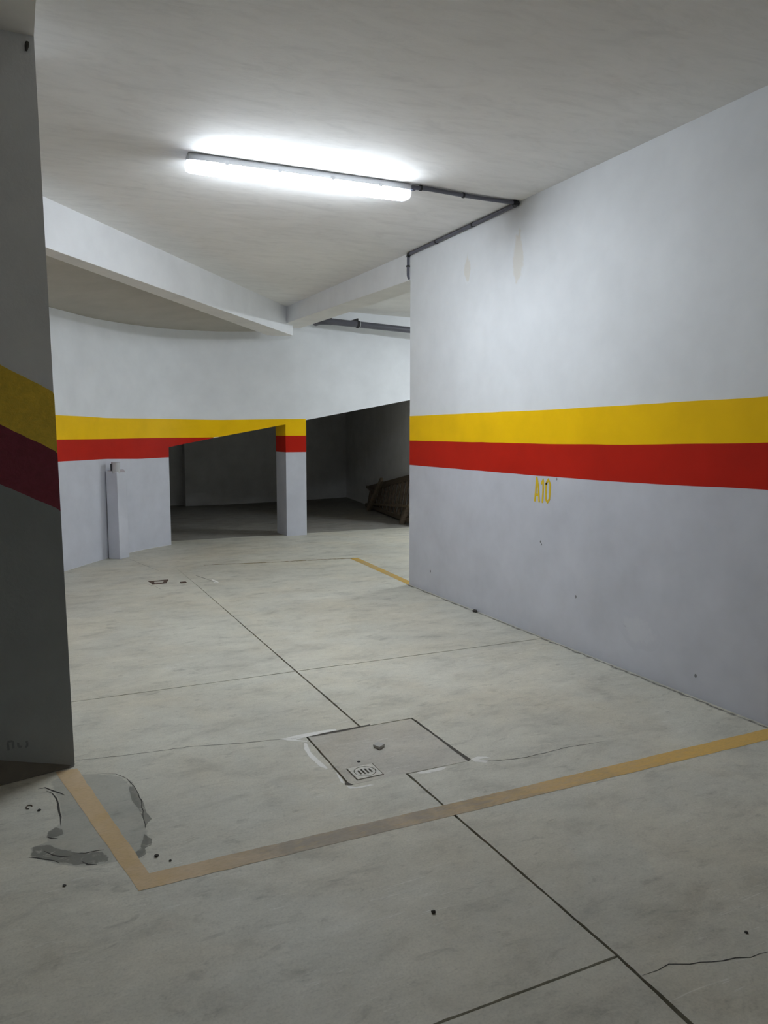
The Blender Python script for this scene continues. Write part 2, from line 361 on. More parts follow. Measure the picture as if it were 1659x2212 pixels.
def wood(name, col):
    m, nt, p = new_mat(name)
    tc = nt.nodes.new('ShaderNodeTexCoord')
    mp = nt.nodes.new('ShaderNodeMapping'); mp.inputs['Scale'].default_value = (3, 30, 30)
    nt.links.new(tc.outputs['Object'], mp.inputs['Vector'])
    n = noise(nt, 1.5, 6, .65, mp.outputs['Vector'], .8)
    nt.links.new(mix(nt, 1.0, col, ramp(nt, n, [(.3, .6), (.7, 1.25)]), 'MULTIPLY'), p.inputs['Base Color'])
    p.inputs['Roughness'].default_value = .75
    bump(nt, p, n, .25, .004)
    return m
M['wood'] = wood('old_dark_wood', (.15, .112, .075))
M['wood2'] = wood('old_brown_wood', (.20, .15, .095))

def glow(name, strength, col=(.84, .92, 1.0)):
    m, nt, p = new_mat(name)
    p.inputs['Base Color'].default_value = (.9, .9, .9, 1)
    p.inputs['Roughness'].default_value = .3
    p.inputs['Emission Color'].default_value = col + (1,)
    p.inputs['Emission Strength'].default_value = strength
    return m
M['glow_main'] = glow('lit_diffuser', LAMP_MAIN)
M['glow_side'] = glow('lit_side_diffuser', LAMP_SIDE)
M['glow_fill'] = glow('lit_fill_diffuser', LAMP_FILL)
m, nt, p = new_mat('clear_end_cover')
p.inputs['Base Color'].default_value = (.90, .93, 1, 1)
p.inputs['Roughness'].default_value = .15
tr = nt.nodes.new('ShaderNodeBsdfTranslucent'); tr.inputs['Color'].default_value = (.90, .93, 1, 1)
ms = nt.nodes.new('ShaderNodeMixShader'); ms.inputs[0].default_value = .6
nt.links.new(p.outputs['BSDF'], ms.inputs[1]); nt.links.new(tr.outputs['BSDF'], ms.inputs[2])
nt.links.new(ms.outputs['Shader'], nt.nodes['Material Output'].inputs['Surface'])
M['clear'] = m

# ------------------------------------------------------------------ mesh helpers
class MB:
    def __init__(s): s.v = []; s.f = []
    def add(s, vs, fs):
        k = len(s.v); s.v += [tuple(v) for v in vs]; s.f += [tuple(i + k for i in f) for f in fs]; return s
    def prism(s, pts, z0, z1, top=None):
        """closed solid over a plan polygon; z0/z1 numbers or per-vertex lists; top = other plan polygon for the upper face"""
        n = len(pts); tp = top or pts
        a = [z0] * n if isinstance(z0, (int, float)) else z0
        b = [z1] * n if isinstance(z1, (int, float)) else z1
        vs = [(p[0], p[1], a[i]) for i, p in enumerate(pts)] + [(p[0], p[1], b[i]) for i, p in enumerate(tp)]
        fs = [tuple(range(n))[::-1], tuple(range(n, 2 * n))]
        fs += [(i, (i + 1) % n, n + (i + 1) % n, n + i) for i in range(n)]
        return s.add(vs, fs)
    def box(s, x0, x1, y0, y1, z0, z1):
        return s.prism([(x0, y0), (x1, y0), (x1, y1), (x0, y1)], z0, z1)
    def bar(s, a, b, w, h, up=(0, 0, 1)):
        a, b = Vector(a), Vector(b); d = (b - a).normalized()
        x = d.cross(Vector(up)).normalized(); u = x.cross(d).normalized()
        q = []
        for p in (a, b):
            for i, j in ((-1, -1), (1, -1), (1, 1), (-1, 1)): q.append(p + x * (w / 2 * i) + u * (h / 2 * j))
        return s.add(q, [(3, 2, 1, 0), (4, 5, 6, 7), (0, 1, 5, 4), (1, 2, 6, 5), (2, 3, 7, 6), (3, 0, 4, 7)])
    def tube(s, path, r, n=12, cap=True):
        P = [Vector(p) for p in path]; rings = []
        ref = None
        for i, p in enumerate(P):
            t = ((P[min(i + 1, len(P) - 1)] - P[max(i - 1, 0)])).normalized()
            if ref is None:
                ref = Vector((0, 0, 1)) if abs(t.z) < .9 else Vector((1, 0, 0))
            x = (ref - t * ref.dot(t)).normalized(); ref = x
            y = t.cross(x)
            rr = r[i] if isinstance(r, (list, tuple)) else r
            rings.append([p + (x * math.cos(a) + y * math.sin(a)) * rr for a in [2 * math.pi * k / n for k in range(n)]])
        vs = [v for ring in rings for v in ring]; fs = []
        for i in range(len(P) - 1):
            for k in range(n):
                fs.append((i * n + k, i * n + (k + 1) % n, (i + 1) * n + (k + 1) % n, (i + 1) * n + k))
        if cap:
            fs.append(tuple(range(n))[::-1]); fs.append(tuple(range((len(P) - 1) * n, len(P) * n)))
        return s.add(vs, fs)
    def loft(s, sections, cap=True):
        n = len(sections[0]); vs = [v for q in sections for v in q]; fs = []
        for i in range(len(sections) - 1):
            for k in range(n):
                fs.append((i * n + k, i * n + (k + 1) % n, (i + 1) * n + (k + 1) % n, (i + 1) * n + k))
        if cap:
            fs.append(tuple(range(n))[::-1]); fs.append(tuple(range((len(sections) - 1) * n, len(sections) * n)))
        return s.add(vs, fs)
    def holes(s, outer, holes, z0, z1):
        """plate with holes"""
        loops = [outer] + holes
        tri = geometry.tessellate_polygon([[Vector((p[0], p[1], 0)) for p in l] for l in loops])
        flat = [p for l in loops for p in l]; n = len(flat)
        vs = [(p[0], p[1], z1) for p in flat] + [(p[0], p[1], z0) for p in flat]
        fs = [tuple(t) for t in tri] + [tuple(n + i for i in t)[::-1] for t in tri]
        k = 0
        for l in loops:
            for i in range(len(l)):
                a, b = k + i, k + (i + 1) % len(l); fs.append((a, b, n + b, n + a))
            k += len(l)
        return s.add(vs, fs)

def obj(name, mb, mat, parent=None, smooth=False, **props):
    me = bpy.data.meshes.new(name)
    me.from_pydata(mb.v, [], mb.f)
    bm = bmesh.new(); bm.from_mesh(me)
    bmesh.ops.recalc_face_normals(bm, faces=bm.faces)
    bm.to_mesh(me); bm.free()
    if smooth:
        for p in me.polygons: p.use_smooth = True
        try: me.set_sharp_from_angle(angle=math.radians(40))
        except Exception: pass
    me.materials.append(mat)
    o = bpy.data.objects.new(name, me)
    scene.collection.objects.link(o)
    if parent is not None: o.parent = parent
    for k, v in props.items(): o[k] = v
    return o

def empty(name, loc=(0, 0, 0), **props):
    o = bpy.data.objects.new(name, None); scene.collection.objects.link(o)
    o.location = loc; o.empty_display_size = .1
    for k, v in props.items(): o[k] = v
    return o

def part_at(name, mb, mat, parent, smooth=False, **props):
    """mesh given in world coordinates, stored relative to a parent Empty at parent.location"""
    L = parent.location
    q = MB(); q.v = [(v[0] - L.x, v[1] - L.y, v[2] - L.z) for v in mb.v]; q.f = mb.f
    return obj(name, q, mat, parent, smooth, **props)

def bevel(o, w=.003, seg=2):
    b = o.modifiers.new('edge', 'BEVEL'); b.width = w; b.segments = seg; b.limit_method = 'ANGLE'
    return o

def lerp_at(pts, x, i=0, j=1):
    """piecewise linear value of coordinate j at coordinate i == x"""
    q = sorted(pts, key=lambda p: p[i])
    if x <= q[0][i]: return q[0][j]
    for a, b in zip(q[:-1], q[1:]):
        if x <= b[i]:
            t = (x - a[i]) / max(b[i] - a[i], 1e-9); return a[j] + (b[j] - a[j]) * t
    return q[-1][j]

def resample(pts, step):
    out = []
    for a, b in zip(pts[:-1], pts[1:]):
        L = math.dist(a, b); n = max(1, int(L / step))
        for k in range(n): out.append(tuple(a[i] + (b[i] - a[i]) * k / n for i in range(len(a))))
    out.append(tuple(pts[-1])); return out

def rough_line(pts, step, amp):
    q = resample(pts, step)
    return [q[0]] + [(p[0] + rnd.uniform(-amp, amp), p[1] + rnd.uniform(-amp, amp)) for p in q[1:-1]] + [q[-1]]

def ribbon(pts, w, z, step=.03, amp=.003, taper=True):
    q = resample(pts, step); L = []; R = []
    for i, p in enumerate(q):
        a = q[max(i - 1, 0)]; b = q[min(i + 1, len(q) - 1)]
        dx, dy = b[0] - a[0], b[1] - a[1]; l = math.hypot(dx, dy) or 1
        nx, ny = -dy / l, dx / l; j = rnd.uniform(-amp, amp)
        ww = w * rnd.uniform(.6, 1.3) / 2
        if taper: ww *= min(1, .25 + 4 * min(i, len(q) - 1 - i) / len(q))
        L.append((p[0] + nx * (ww + j), p[1] + ny * (ww + j), z)); R.append((p[0] - nx * (ww - j), p[1] - ny * (ww - j), z))
    n = len(q); mb = MB()
    mb.add(L + R, [(i, n + i, n + i + 1, i + 1) for i in range(n - 1)])
    return mb

def stain(name, poly, z, mat, parent, inset=.35, frame=None, **props):
    """soft-edged thin mark; cover attribute 0 on the rim, 1 inside. frame maps (u, v) to 3-D."""
    q = resample(list(poly) + [poly[0]], .03)[:-1]
    n = len(q)
    area = .5 * sum(q[k][0] * q[(k + 1) % n][1] - q[(k + 1) % n][0] * q[k][1] for k in range(n))
    if area < 0: q = q[::-1]
    per = sum(math.dist(q[k], q[(k + 1) % n]) for k in range(n))
    d = min(inset * 1.1, .9) * abs(area) / per
    fr = frame or (lambda u, v: (u, v, z))
    inner = []
    for k in range(n):
        a, b = q[k - 1], q[(k + 1) % n]; dx, dy = b[0] - a[0], b[1] - a[1]; l = math.hypot(dx, dy) or 1
        inner.append((q[k][0] - dy / l * d, q[k][1] + dx / l * d))
    tri = geometry.tessellate_polygon([[Vector((p[0], p[1], 0)) for p in inner]])
    vs = [fr(*p) for p in q] + [fr(*p) for p in inner]
    fs = [(k, (k + 1) % n, n + (k + 1) % n, n + k) for k in range(n)] + [tuple(n + t for t in f) for f in tri]
    mb = MB().add(vs, fs)
    o = part_at(name, mb, mat, parent, **props) if parent.type == 'EMPTY' else obj(name, mb, mat, parent, **props)
    at = o.data.attributes.new('cover', 'FLOAT', 'POINT')
    for i in range(len(o.data.vertices)): at.data[i].value = 0.0 if i < n else 1.0
    return o

def strip_stain(name, A, B, z, mat, parent, **props):
    """soft mark between two polylines of the same length: cover 0 on both rims, 1 along the middle"""
    n = len(A)
    vs = [(a[0], a[1], z) for a in A] + [((a[0] + b[0]) / 2, (a[1] + b[1]) / 2, z) for a, b in zip(A, B)] + [(b[0], b[1], z) for b in B]
    fs = [(i, i + 1, n + i + 1, n + i) for i in range(n - 1)] + [(n + i, n + i + 1, 2 * n + i + 1, 2 * n + i) for i in range(n - 1)]
    o = obj(name, MB().add(vs, fs), mat, parent, **props)
    at = o.data.attributes.new('cover', 'FLOAT', 'POINT')
    for i in range(3 * n): at.data[i].value = 1.0 if n <= i < 2 * n else 0.0
    return o

def jit(x, line, amp):
    v = math.sin(x * 91.7 + line * 37.3) * 43.75; return (v - math.floor(v) - .5) * 2 * amp

ST = dict(kind='structure')

# ------------------------------------------------------------------ floor: slabs between sawn joints
floor = obj('floor', MB().box(-6.4, 9.7, -9.2, 17.4, -.16, -.05), M['joint'], label='grey power-floated concrete garage floor with sawn joints and worn bay lines', category='floor', **ST)
J1 = [(1.490, -9.0), (1.494, 1.3135), (1.510, 1.592), (1.511, 2.916), (1.5475, 3.505), (1.557, 4.537), (1.588, 7.50)]
J2 = [(-6.2, 4.60), (.26, 4.546), (1.557, 4.537), (3.356, 4.505), (3.60, 4.50)]
J3 = [(-6.2, 1.60), (.908, 1.594), (1.510, 1.592)]
MH = D['manhole']     # far-left, far-right, near-right, near-left
g = .0055
def off(pts, dx, dy): return [(p[0] + dx, p[1] + dy) for p in pts]
def slab(poly, mat='floor'):
    return obj('concrete_slab', MB().prism(poly, -.06, 0.0), M[mat], floor)
m0, m1, m2, m3 = [(MH[0][0] - .010, MH[0][1] + .010), (MH[1][0] + .010, MH[1][1] + .006), (MH[2][0] + .005, MH[2][1] - .004), (MH[3][0] - .010, MH[3][1] - .004)]
RL = lambda p: rough_line(p, .035, .0014)
# near right slab (right of the long joint, this side of the cross joint), notched for the manhole cover
xb = 1.511; xt = 1.5475
slab(RL([(1.494 + g, -9), (1.498 + g, 1.3135), (1.514, 1.592 + g), (xb + g, m2[1])]) + RL([m2, m1])[0:] + RL([(xt + g, m1[1]), (1.557 + g, 4.537 - .004)]) + RL([(3.356, 4.505 - .004), (3.62, 4.5)]) + [(3.62, -9)])
# far right slab and everything behind, up to the ramp space
slab(RL([(1.557 + g, 4.537 + .004), (1.588 + .003, 7.5)]) + [(1.5895, 9.0), (1.62, 10.9), (9.6, 10.9), (9.6, .5), (3.62, .5), (3.62, 4.503)] + RL([(3.60, 4.503), (3.356, 4.505 + .004), (1.557 + g, 4.537 + .004)])[1:-1])
# near left strip below the short joint
slab([(-6.2, -9), (1.490 - g, -9)] + RL([(1.494 - g, 1.3135), (1.510 - g, 1.592 - .005)]) + RL([(.908, 1.594 - .005), (-.4, 1.594 - .005)]) + [(-6.2, 1.595)])
# left middle slab, notched for the manhole cover
slab([(-6.2, 1.607)] + RL([(-.4, 1.607), (.908, 1.594 + .004), (1.510 - g, 1.592 + .004), (1.511 - g, m3[1])]) + RL([m3, m0]) + RL([(xt - g, m0[1]), (1.557 - g, 4.537 - .004)]) + RL([(.26, 4.543), (-.3, 4.55)]) + [(-6.2, 4.597)])
# far left slab
slab(RL([(-.3, 4.553), (.26, 4.549), (1.557 - g, 4.537 + .004)]) + RL([(1.557 - g, 4.54), (1.588 - .003, 7.5)])[1:] + [(1.5895, 9.0), (1.62, 10.9), (-6.2, 10.9), (-6.2, 4.603)])
# raw slab under the ramp
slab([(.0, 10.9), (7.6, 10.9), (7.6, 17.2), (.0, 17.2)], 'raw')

Z = .0004
for k, c in enumerate(D['cracks']):
    obj('crack', ribbon(c, .0075 if 4 <= k <= 10 else .0035, Z, .03, .003), M['crack'], floor, label='hairline crack in the concrete')
obj('crack', ribbon([(-.05, 1.47), (.3, 1.49)], .002, Z), M['crack'], floor)
stain('repair_patch', D['patch'], Z * .5, M['patch'], floor, .12, label='grey-green cement repair beside the near pillar')
for k, c in enumerate(D['patch_dark']):
    stain('dark_stain', c, Z * .8, M['patch_dark'], floor, .4, label='dark damp stain on the cement repair')
for c in D['smears']: stain('cement_smear', c, Z, M['smear'], floor, .3, label='pale smear of cement')
for c in D['soil']: stain('dirt_streak', c, Z * 1.2, M['soil'], floor, .3, label='dark dirt along the manhole joint')

# painted bay lines
def two_edge(A, B, z, step=.05, amp=.002):
    A = rough_line(A, step, amp); n = len(A)
    LB = resample(B, step)
    # same number of points on both edges
    def at(P, t):
        d = [0]
        for a, b in zip(P[:-1], P[1:]): d.append(d[-1] + math.dist(a, b))
        s = t * d[-1]
        for i in range(len(P) - 1):
            if s <= d[i + 1] + 1e-9:
                u = (s - d[i]) / max(d[i + 1] - d[i], 1e-9); return (P[i][0] + (P[i + 1][0] - P[i][0]) * u, P[i][1] + (P[i + 1][1] - P[i][1]) * u)
        return P[-1]
    Bq = [at(B, k / (n - 1)) for k in range(n)]
    Bq = [Bq[0]] + [(p[0] + rnd.uniform(-amp, amp), p[1] + rnd.uniform(-amp, amp)) for p in Bq[1:-1]] + [Bq[-1]]
    vs = [(p[0], p[1], z) for p in A] + [(p[0], p[1], z) for p in Bq]
    return MB().add(vs, [(i, i + 1, n + i + 1, n + i) for i in range(n - 1)])
l1, l2 = D['line1'], [D['line2'][0][:-1] + [(3.430, 2.490)], D['line2'][1][:-1] + [(3.432, 2.591)]]
obj('bay_line', two_edge(l1[0], l1[1], Z * 2), M['line'], floor, label='short orange bay line running from the near pillar')
obj('bay_line', two_edge(l2[0], l2[1], Z * 2), M['line'], floor, label='long worn bay line crossing the floor to the right wall')
l3, l4 = D['line3'], D['line4']
obj('bay_line', two_edge(l3[0], l3[1], Z * 2), M['line_far'], floor, label='orange bay line at the end of the right wall')
strip_stain('bay_line', l4[0], l4[1], Z * 2, M['line_thin'], floor, label='faint worn bay line across the far floor')

# ------------------------------------------------------------------ right wall with painted bands
def rwx(y): return 3.468 + .0148 * (y - 4.65)
YE = 6.722
wall_right = obj('wall_right', MB().prism([(rwx(-9), -9), (3.80, -9), (3.80, YE), (rwx(YE), YE)], -.04, 3.23),
                 M['white'], label='long white garage wall with yellow and red stripes over a grey base', category='wall', **ST)
def band_on_right(name, lo, hi, mat, proud, label):
    ys = [-9 + .15 * k for k in range(int((YE + 9) / .15) + 1)] + [YE]
    f = lambda P, y: P if isinstance(P, (int, float)) else lerp_at(P, y)
    e = lambda P, y: 0 if isinstance(P, (int, float)) else jit(y, len(P), .0014)
    A = [(rwx(y) - proud, y, f(lo, y) + e(lo, y)) for y in ys]
    B = [(rwx(y) - proud, y, f(hi, y) + e(hi, y)) for y in ys]
    A2 = [(p[0] + proud + .002, p[1], p[2]) for p in A]; B2 = [(p[0] + proud + .002, p[1], p[2]) for p in B]
    mb = MB().loft([[a, b, b2, a2] for a, b, b2, a2 in zip(A, B, B2, A2)])
    return obj(name, mb, mat, wall_right, label=label)
band_on_right('grey_band', .004, D['rw_rb'], M['grey'], .0015, 'grey painted lower wall')
band_on_right('red_stripe', D['rw_rb'], D['rw_yr'], M['red'], .0020, 'red painted stripe')
band_on_right('yellow_stripe', D['rw_yr'], D['rw_yt'], M['yellow'], .0020, 'yellow painted stripe')

# bay number A10 in stencil strokes
def stroke(mb, pts, w, proud=.003):
    q = resample(pts, .012); A = []; B = []
    for i, p in enumerate(q):
        a = q[max(i - 1, 0)]; b = q[min(i + 1, len(q) - 1)]
        dx, dy = b[0] - a[0], b[1] - a[1]; l = math.hypot(dx, dy) or 1
        nx, ny = -dy / l * w / 2, dx / l * w / 2
        A.append((rwx(p[0]) - proud, p[0] + nx, p[1] + ny)); B.append((rwx(p[0]) - proud, p[0] - nx, p[1] - ny))
    mb.loft([[a, b, (b[0] + proud, b[1], b[2]), (a[0] + proud, a[1], a[2])] for a, b in zip(A, B)])
    for e in (q[0], q[-1]):
        n = 10
        C = [(rwx(e[0]) - proud - .00012, e[0] + w / 2 * math.cos(2 * math.pi * k / n), e[1] + w / 2 * math.sin(2 * math.pi * k / n)) for k in range(n)]
        mb.loft([C, [(c[0] + proud, c[1], c[2]) for c in C]])
sw = .020
for name, key in (('letter_a', 'A'), ('digit_one', 'one'), ('digit_zero', 'zero')):
    mb = MB()
    for k, st in enumerate(D['A10'][key]): stroke(mb, st, sw * (.9 if k < 2 else 1.0), .0032 + .0002 * k)
    obj(name, mb, M['text'], wall_right, label='yellow stencilled bay number A10')

RWF = lambda y, z: (rwx(y) - .0018, y, z)        # on the grey band
RWU = lambda y, z: (rwx(y) - .0004, y, z)        # on the white above it
for (y, z), s in zip(D['rw_marks'], (.012, .011, .009, .009, .012, .008)):
    stain('wall_mark', [(y + s * math.cos(a), z + s * 1.2 * math.sin(a)) for a in [k * math.pi / 4 for k in range(8)]], 0, M['smudge'], wall_right, .5, RWF, label='small grey scuff on the wall')
def blob(cy, cz, ry, rz, n=18): return [(cy + ry * math.cos(2 * math.pi * k / n) * rnd.uniform(.8, 1.2), cz + rz * math.sin(2 * math.pi * k / n) * rnd.uniform(.8, 1.2)) for k in range(n)]
stain('wall_stain', blob(4.93, 2.80, .10, .20), 0, M['wallstain'], wall_right, .75, RWU, label='faint brown damp stain')
stain('wall_stain', blob(5.66, 2.86, .07, .12), 0, M['wallstain'], wall_right, .75, RWU, label='faint brown damp stain')
stain('wall_stain', blob(3.55, .28, .18, .12), 0, M['scrape'], wall_right, .9, RWF, label='pale scrape on the grey base')
# dust line along the foot of the wall
for k in range(7):
    y0 = 1.5 + k * .75; y1 = y0 + .75
    ys = [y0 + (y1 - y0) * j / 15 for j in range(16)]
    strip_stain('dirt_streak', [(rwx(y) - .001, y) for y in ys], [(rwx(y) - .03 - rnd.uniform(0, .03), y) for y in ys], Z, M['wall_dust'], floor)

# ------------------------------------------------------------------ beam over the opening, in line with the right wall
b1 = D['b1low']
zc = 3.206
beam1 = obj('beam', MB().prism([(3.4985, 6.722), (3.80, 6.722), (3.80, 10.95), (3.437, 10.95)], [b1[0][1], b1[0][1], b1[1][1] - .002, b1[1][1] - .002], 3.23),
            M['beam_white'], label='white beam continuing the right wall to the far pillar', category='beam', **ST)
obj('soffit_face', MB().prism([(3.4995, 6.73), (3.799, 6.73), (3.799, 10.9), (3.44, 10.9)], [b1[0][1] - .003, b1[0][1] - .003, b1[1][1] - .005, b1[1][1] - .005], [b1[0][1] + .01, b1[0][1] + .01, b1[1][1] + .01, b1[1][1] + .01]), M['soffit'], beam1, label='greyish underside of the beam')
# oblique beam from the upper left
d2 = Vector((.625, .7806)); n2 = Vector((-.7806, .625))
fa = Vector((.3038, 6.3363)); fb = Vector((3.4355, 10.2492))
f0 = fa - d2 * 7.4; f1 = fb + d2 * .25
ba = Vector((.317, 6.618)); bb = Vector((2.238, 9.19)); bd = (bb - ba).normalized()
def back(t):   # point on the rear edge opposite front point t (metres along from fa)
    return ba + bd * t
L2 = (fb - fa).length
beam2 = obj('beam', MB().prism([tuple(f0), tuple(f1), tuple(f1 + n2 * .22), tuple(back(L2 - .1)), tuple(back(0)), tuple(f0 + n2 * .17)], 2.851, 3.23),
            M['beam_white'], label='white oblique beam crossing from the upper left to the far pillar', category='beam', **ST)
obj('soffit_face', MB().prism([tuple(f0 + n2 * .001), tuple(f1 + n2 * .001), tuple(f1 + n2 * .22), tuple(back(L2 - .1)), tuple(back(0)), tuple(f0 + n2 * .17)], 2.848, 2.86),
    M['soffit'], beam2, label='greyish underside of the beam')

# ------------------------------------------------------------------ ceilings
ceiling = obj('ceiling', MB().prism([(-6.4, -9.2), (3.75, -9.2), (3.75, 10.9), (3.6, 10.9), tuple(f1 + n2 * .1), tuple(f0 + n2 * .1), (-6.4, f0.y)], zc, 3.36),
              M['ceiling'], label='white trowelled concrete ceiling over the parking bay', category='ceiling', **ST)

# ------------------------------------------------------------------ curved ramp wall
C = D['curve']
XE, XP0, XP1 = 1.87, 3.5621, 3.8685
pts = []
for a, b in zip(C[:-1], C[1:]):
    n = max(1, int(math.dist(a, b) / .16))
    for k in range(n): pts.append((a[0] + (b[0] - a[0]) * k / n, a[1] + (b[1] - a[1]) * k / n))
pts.append(tuple(C[-1]))
pts = [p for p in pts if abs(p[0] - XE) > .02]
k = next(i for i, p in enumerate(pts) if p[0] > XE)
a, b = pts[k - 1], pts[k]
for j, xx in enumerate((XE, XE + .0016)):
    t = (xx - a[0]) / (b[0] - a[0]); pts.insert(k + j, (xx, a[1] + (b[1] - a[1]) * t))
def edge_z(x): return 1.309 + .1835 * (x - 1.8602) + (.006 if x > 3.6 else 0)
def nrm(i):
    a = pts[max(i - 1, 0)]; b = pts[min(i + 1, len(pts) - 1)]
    dx, dy = b[0] - a[0], b[1] - a[1]; l = math.hypot(dx, dy); return (-dy / l, dx / l)
N = [nrm(i) for i in range(len(pts))]
TH = .42
def curved(sel, zlo, zhi, front, backo):
    secs = []
    for i in sel:
        p = pts[i]; n = N[i]; a, b = zlo(p), zhi(p)
        F = (p[0] + n[0] * front, p[1] + n[1] * front); Bk = (p[0] + n[0] * backo, p[1] + n[1] * backo)
        secs.append([(F[0], F[1], a), (F[0], F[1], b), (Bk[0], Bk[1], b), (Bk[0], Bk[1], a)])
    return MB().loft(secs)
idx = range(len(pts))
left_i = [i for i in idx if pts[i][0] <= XE + .001]
right_i = [i for i in idx if pts[i][0] >= XE - .001]
wm = curved(left_i, lambda p: -.05, lambda p: 3.36, 0, TH)
w2 = curved(right_i, lambda p: edge_z(p[0]), lambda p: 3.36, 0, TH)
wm.add(w2.v, w2.f)
ramp_wall = obj('wall_curved', wm, M['white'], smooth=True, label='white curved side wall of the ramp with openings beneath it', category='wall', **ST)
wob = {i: (rnd.uniform(-.002, .002), rnd.uniform(-.002, .002), rnd.uniform(-.003, .003)) for i in idx}
def zz(key): 
    P = sorted(D[key])
    return lambda p: lerp_at(P, p[0], 0, 2)
yt, yr, rb = zz('cw_yt'), zz('cw_yr'), zz('cw_rb')
band_i = [i for i in idx if pts[i][0] <= XP1 + .001]
def lowy(p): return max(yr(p), edge_z(p[0]) - .0012) if p[0] > XE + .001 else yr(p)
obj('yellow_stripe', curved(band_i, lowy, yt, -.0022, .004), M['yellow'], ramp_wall, True, label='yellow painted stripe')
red_i = [i for i in idx if pts[i][0] <= 2.60]
def lowr(p): return min(max(rb(p), edge_z(p[0]) - .0012), yr(p) - .0002) if p[0] > XE + .001 else rb(p)
obj('red_stripe', curved(red_i, lowr, yr, -.0022, .004), M['red'], ramp_wall, True, label='red painted stripe')
obj('grey_band', curved(left_i, lambda p: .004, rb, -.0016, .004), M['grey'], ramp_wall, True, label='grey painted lower wall')
# pillar between the openings
PD = .43
py0, py1 = 10.7168, 10.7129
pfar = [(XP0, py0), (XP1, py1), (XP1, py1 + PD), (XP0 - .01, py0 + PD)]
pillar = obj('pillar', MB().prism(pfar, -.05, [edge_z(XP0) + .01, edge_z(XP1) + .01, edge_z(XP1) + .01, edge_z(XP0) + .01]), M['grey'],
             label='grey square pillar with red and yellow stripes between the ramp openings', category='pillar', **ST)
def collar(name, z0, z1, mat, label):
    e = .0022
    q = [(XP0 - e, py0 - e), (XP1 + e, py1 - e), (XP1 + e, py1 + PD + e), (XP0 - .01 - e, py0 + PD + e)]
    a = MB().prism(q, z0, z1); obj(name, a, mat, pillar, label=label)
collar('red_stripe', 1.2215, 1.4598, M['red'], 'red painted stripe')
collar('yellow_stripe', 1.4598, [edge_z(XP0) - .001, edge_z(XP1) - .001, edge_z(XP1) - .001, edge_z(XP0) - .001], M['yellow'], 'yellow painted stripe')

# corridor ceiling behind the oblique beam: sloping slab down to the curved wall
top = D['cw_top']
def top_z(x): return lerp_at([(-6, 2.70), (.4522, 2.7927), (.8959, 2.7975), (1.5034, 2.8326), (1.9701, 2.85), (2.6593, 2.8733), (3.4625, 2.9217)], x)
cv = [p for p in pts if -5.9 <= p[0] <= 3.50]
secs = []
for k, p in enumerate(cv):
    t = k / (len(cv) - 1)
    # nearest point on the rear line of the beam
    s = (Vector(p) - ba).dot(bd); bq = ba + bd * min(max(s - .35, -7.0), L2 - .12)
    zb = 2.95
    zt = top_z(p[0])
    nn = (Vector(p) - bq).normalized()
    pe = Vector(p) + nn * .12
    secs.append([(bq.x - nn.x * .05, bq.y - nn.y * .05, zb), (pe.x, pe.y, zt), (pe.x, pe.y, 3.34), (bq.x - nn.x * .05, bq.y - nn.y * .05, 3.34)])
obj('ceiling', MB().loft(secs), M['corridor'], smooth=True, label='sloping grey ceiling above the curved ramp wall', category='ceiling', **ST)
# ceiling of the passage behind the right wall
obj('ceiling', MB().box(3.72, 9.6, .6, 11.3, 3.28, 3.42), M['soffit'], label='pale ceiling of the side bay behind the right wall', category='ceiling', **ST)

# ------------------------------------------------------------------ space under the ramp
def ramp_slab():
    x0, x1 = .2, 7.6
    pl = [(x0, 10.95), (x1, 10.95), (x1, 17.2), (x0, 17.2)]
    za = [edge_z(x) + .012 for x in (x0, x1, x1, x0)]
    return MB().prism(pl, za, [z + .2 for z in za])
obj('ramp_slab', ramp_slab(), M['soffit'], label='sloping concrete underside of the ramp over the dark space', category='ramp', **ST)
bw = [(3.161, 16.02), (3.865, 16.0), (5.145, 16.21), (5.927, 16.36), (7.007, 16.68)]
wall_back = obj('wall_back', MB().prism([(3.161, 16.02), (3.90, 16.02), (5.145, 16.21), (5.927, 16.36), (7.007, 16.68), (7.35, 16.78), (7.35, 17.2), (3.161, 17.2)], -.05, 2.6), M['inner'],
                label='grey back wall of the dark space under the ramp', category='wall', **ST)
obj('plaster_edge', MB().prism([(3.155, 16.0), (3.84, 15.975), (3.84, 16.05), (3.155, 16.05)], .02, [.27, .24, .24, .27]), M['inner'], wall_back, label='proud strip of plaster at the foot of the wall')
obj('wall_back', MB().box(.2, 3.165, 16.28, 17.2, -.05, 2.3), M['inner'], label='recessed grey wall at the shallow end under the ramp', category='wall', **ST)
obj('wall_side', MB().box(.2, .5, 10.9, 17.2, -.05, 2.3), M['inner'], label='grey end wall closing the space under the ramp', category='wall', **ST)
iw = lambda y: 7.007 - .18 * (16.68 - y)
obj('wall_side', MB().prism([(iw(17.2), 17.2), (iw(10.9), 10.9), (9.6, 10.92), (9.6, 11.3), (iw(11.3) + .3, 11.3), (iw(17.2) + .3, 17.2)], -.05, 3.36), M['inner'],
    label='grey wall beside the wooden ladder under the ramp', category='wall', **ST)
obj('wall_side', MB().box(3.7, 9.6, .5, .8, -.05, 3.36), M['white'], label='white end wall closing the side bay', category='wall', **ST)
obj('wall_side', MB().box(9.3, 9.6, .5, 11.3, -.05, 3.36), M['white'], label='far white wall of the side bay', category='wall', **ST)

# ------------------------------------------------------------------ rest of the shell
obj('wall_left', MB().box(-6.5, -6.2, -9.3, 1.2, -.05, 3.36), M['white'], label='white wall on the left side of the garage', category='wall', **ST)
obj('wall_near', MB().box(-6.5, 3.8, -9.3, -9.0, -.05, 3.36), M['white'], label='white wall behind the viewer', category='wall', **ST)

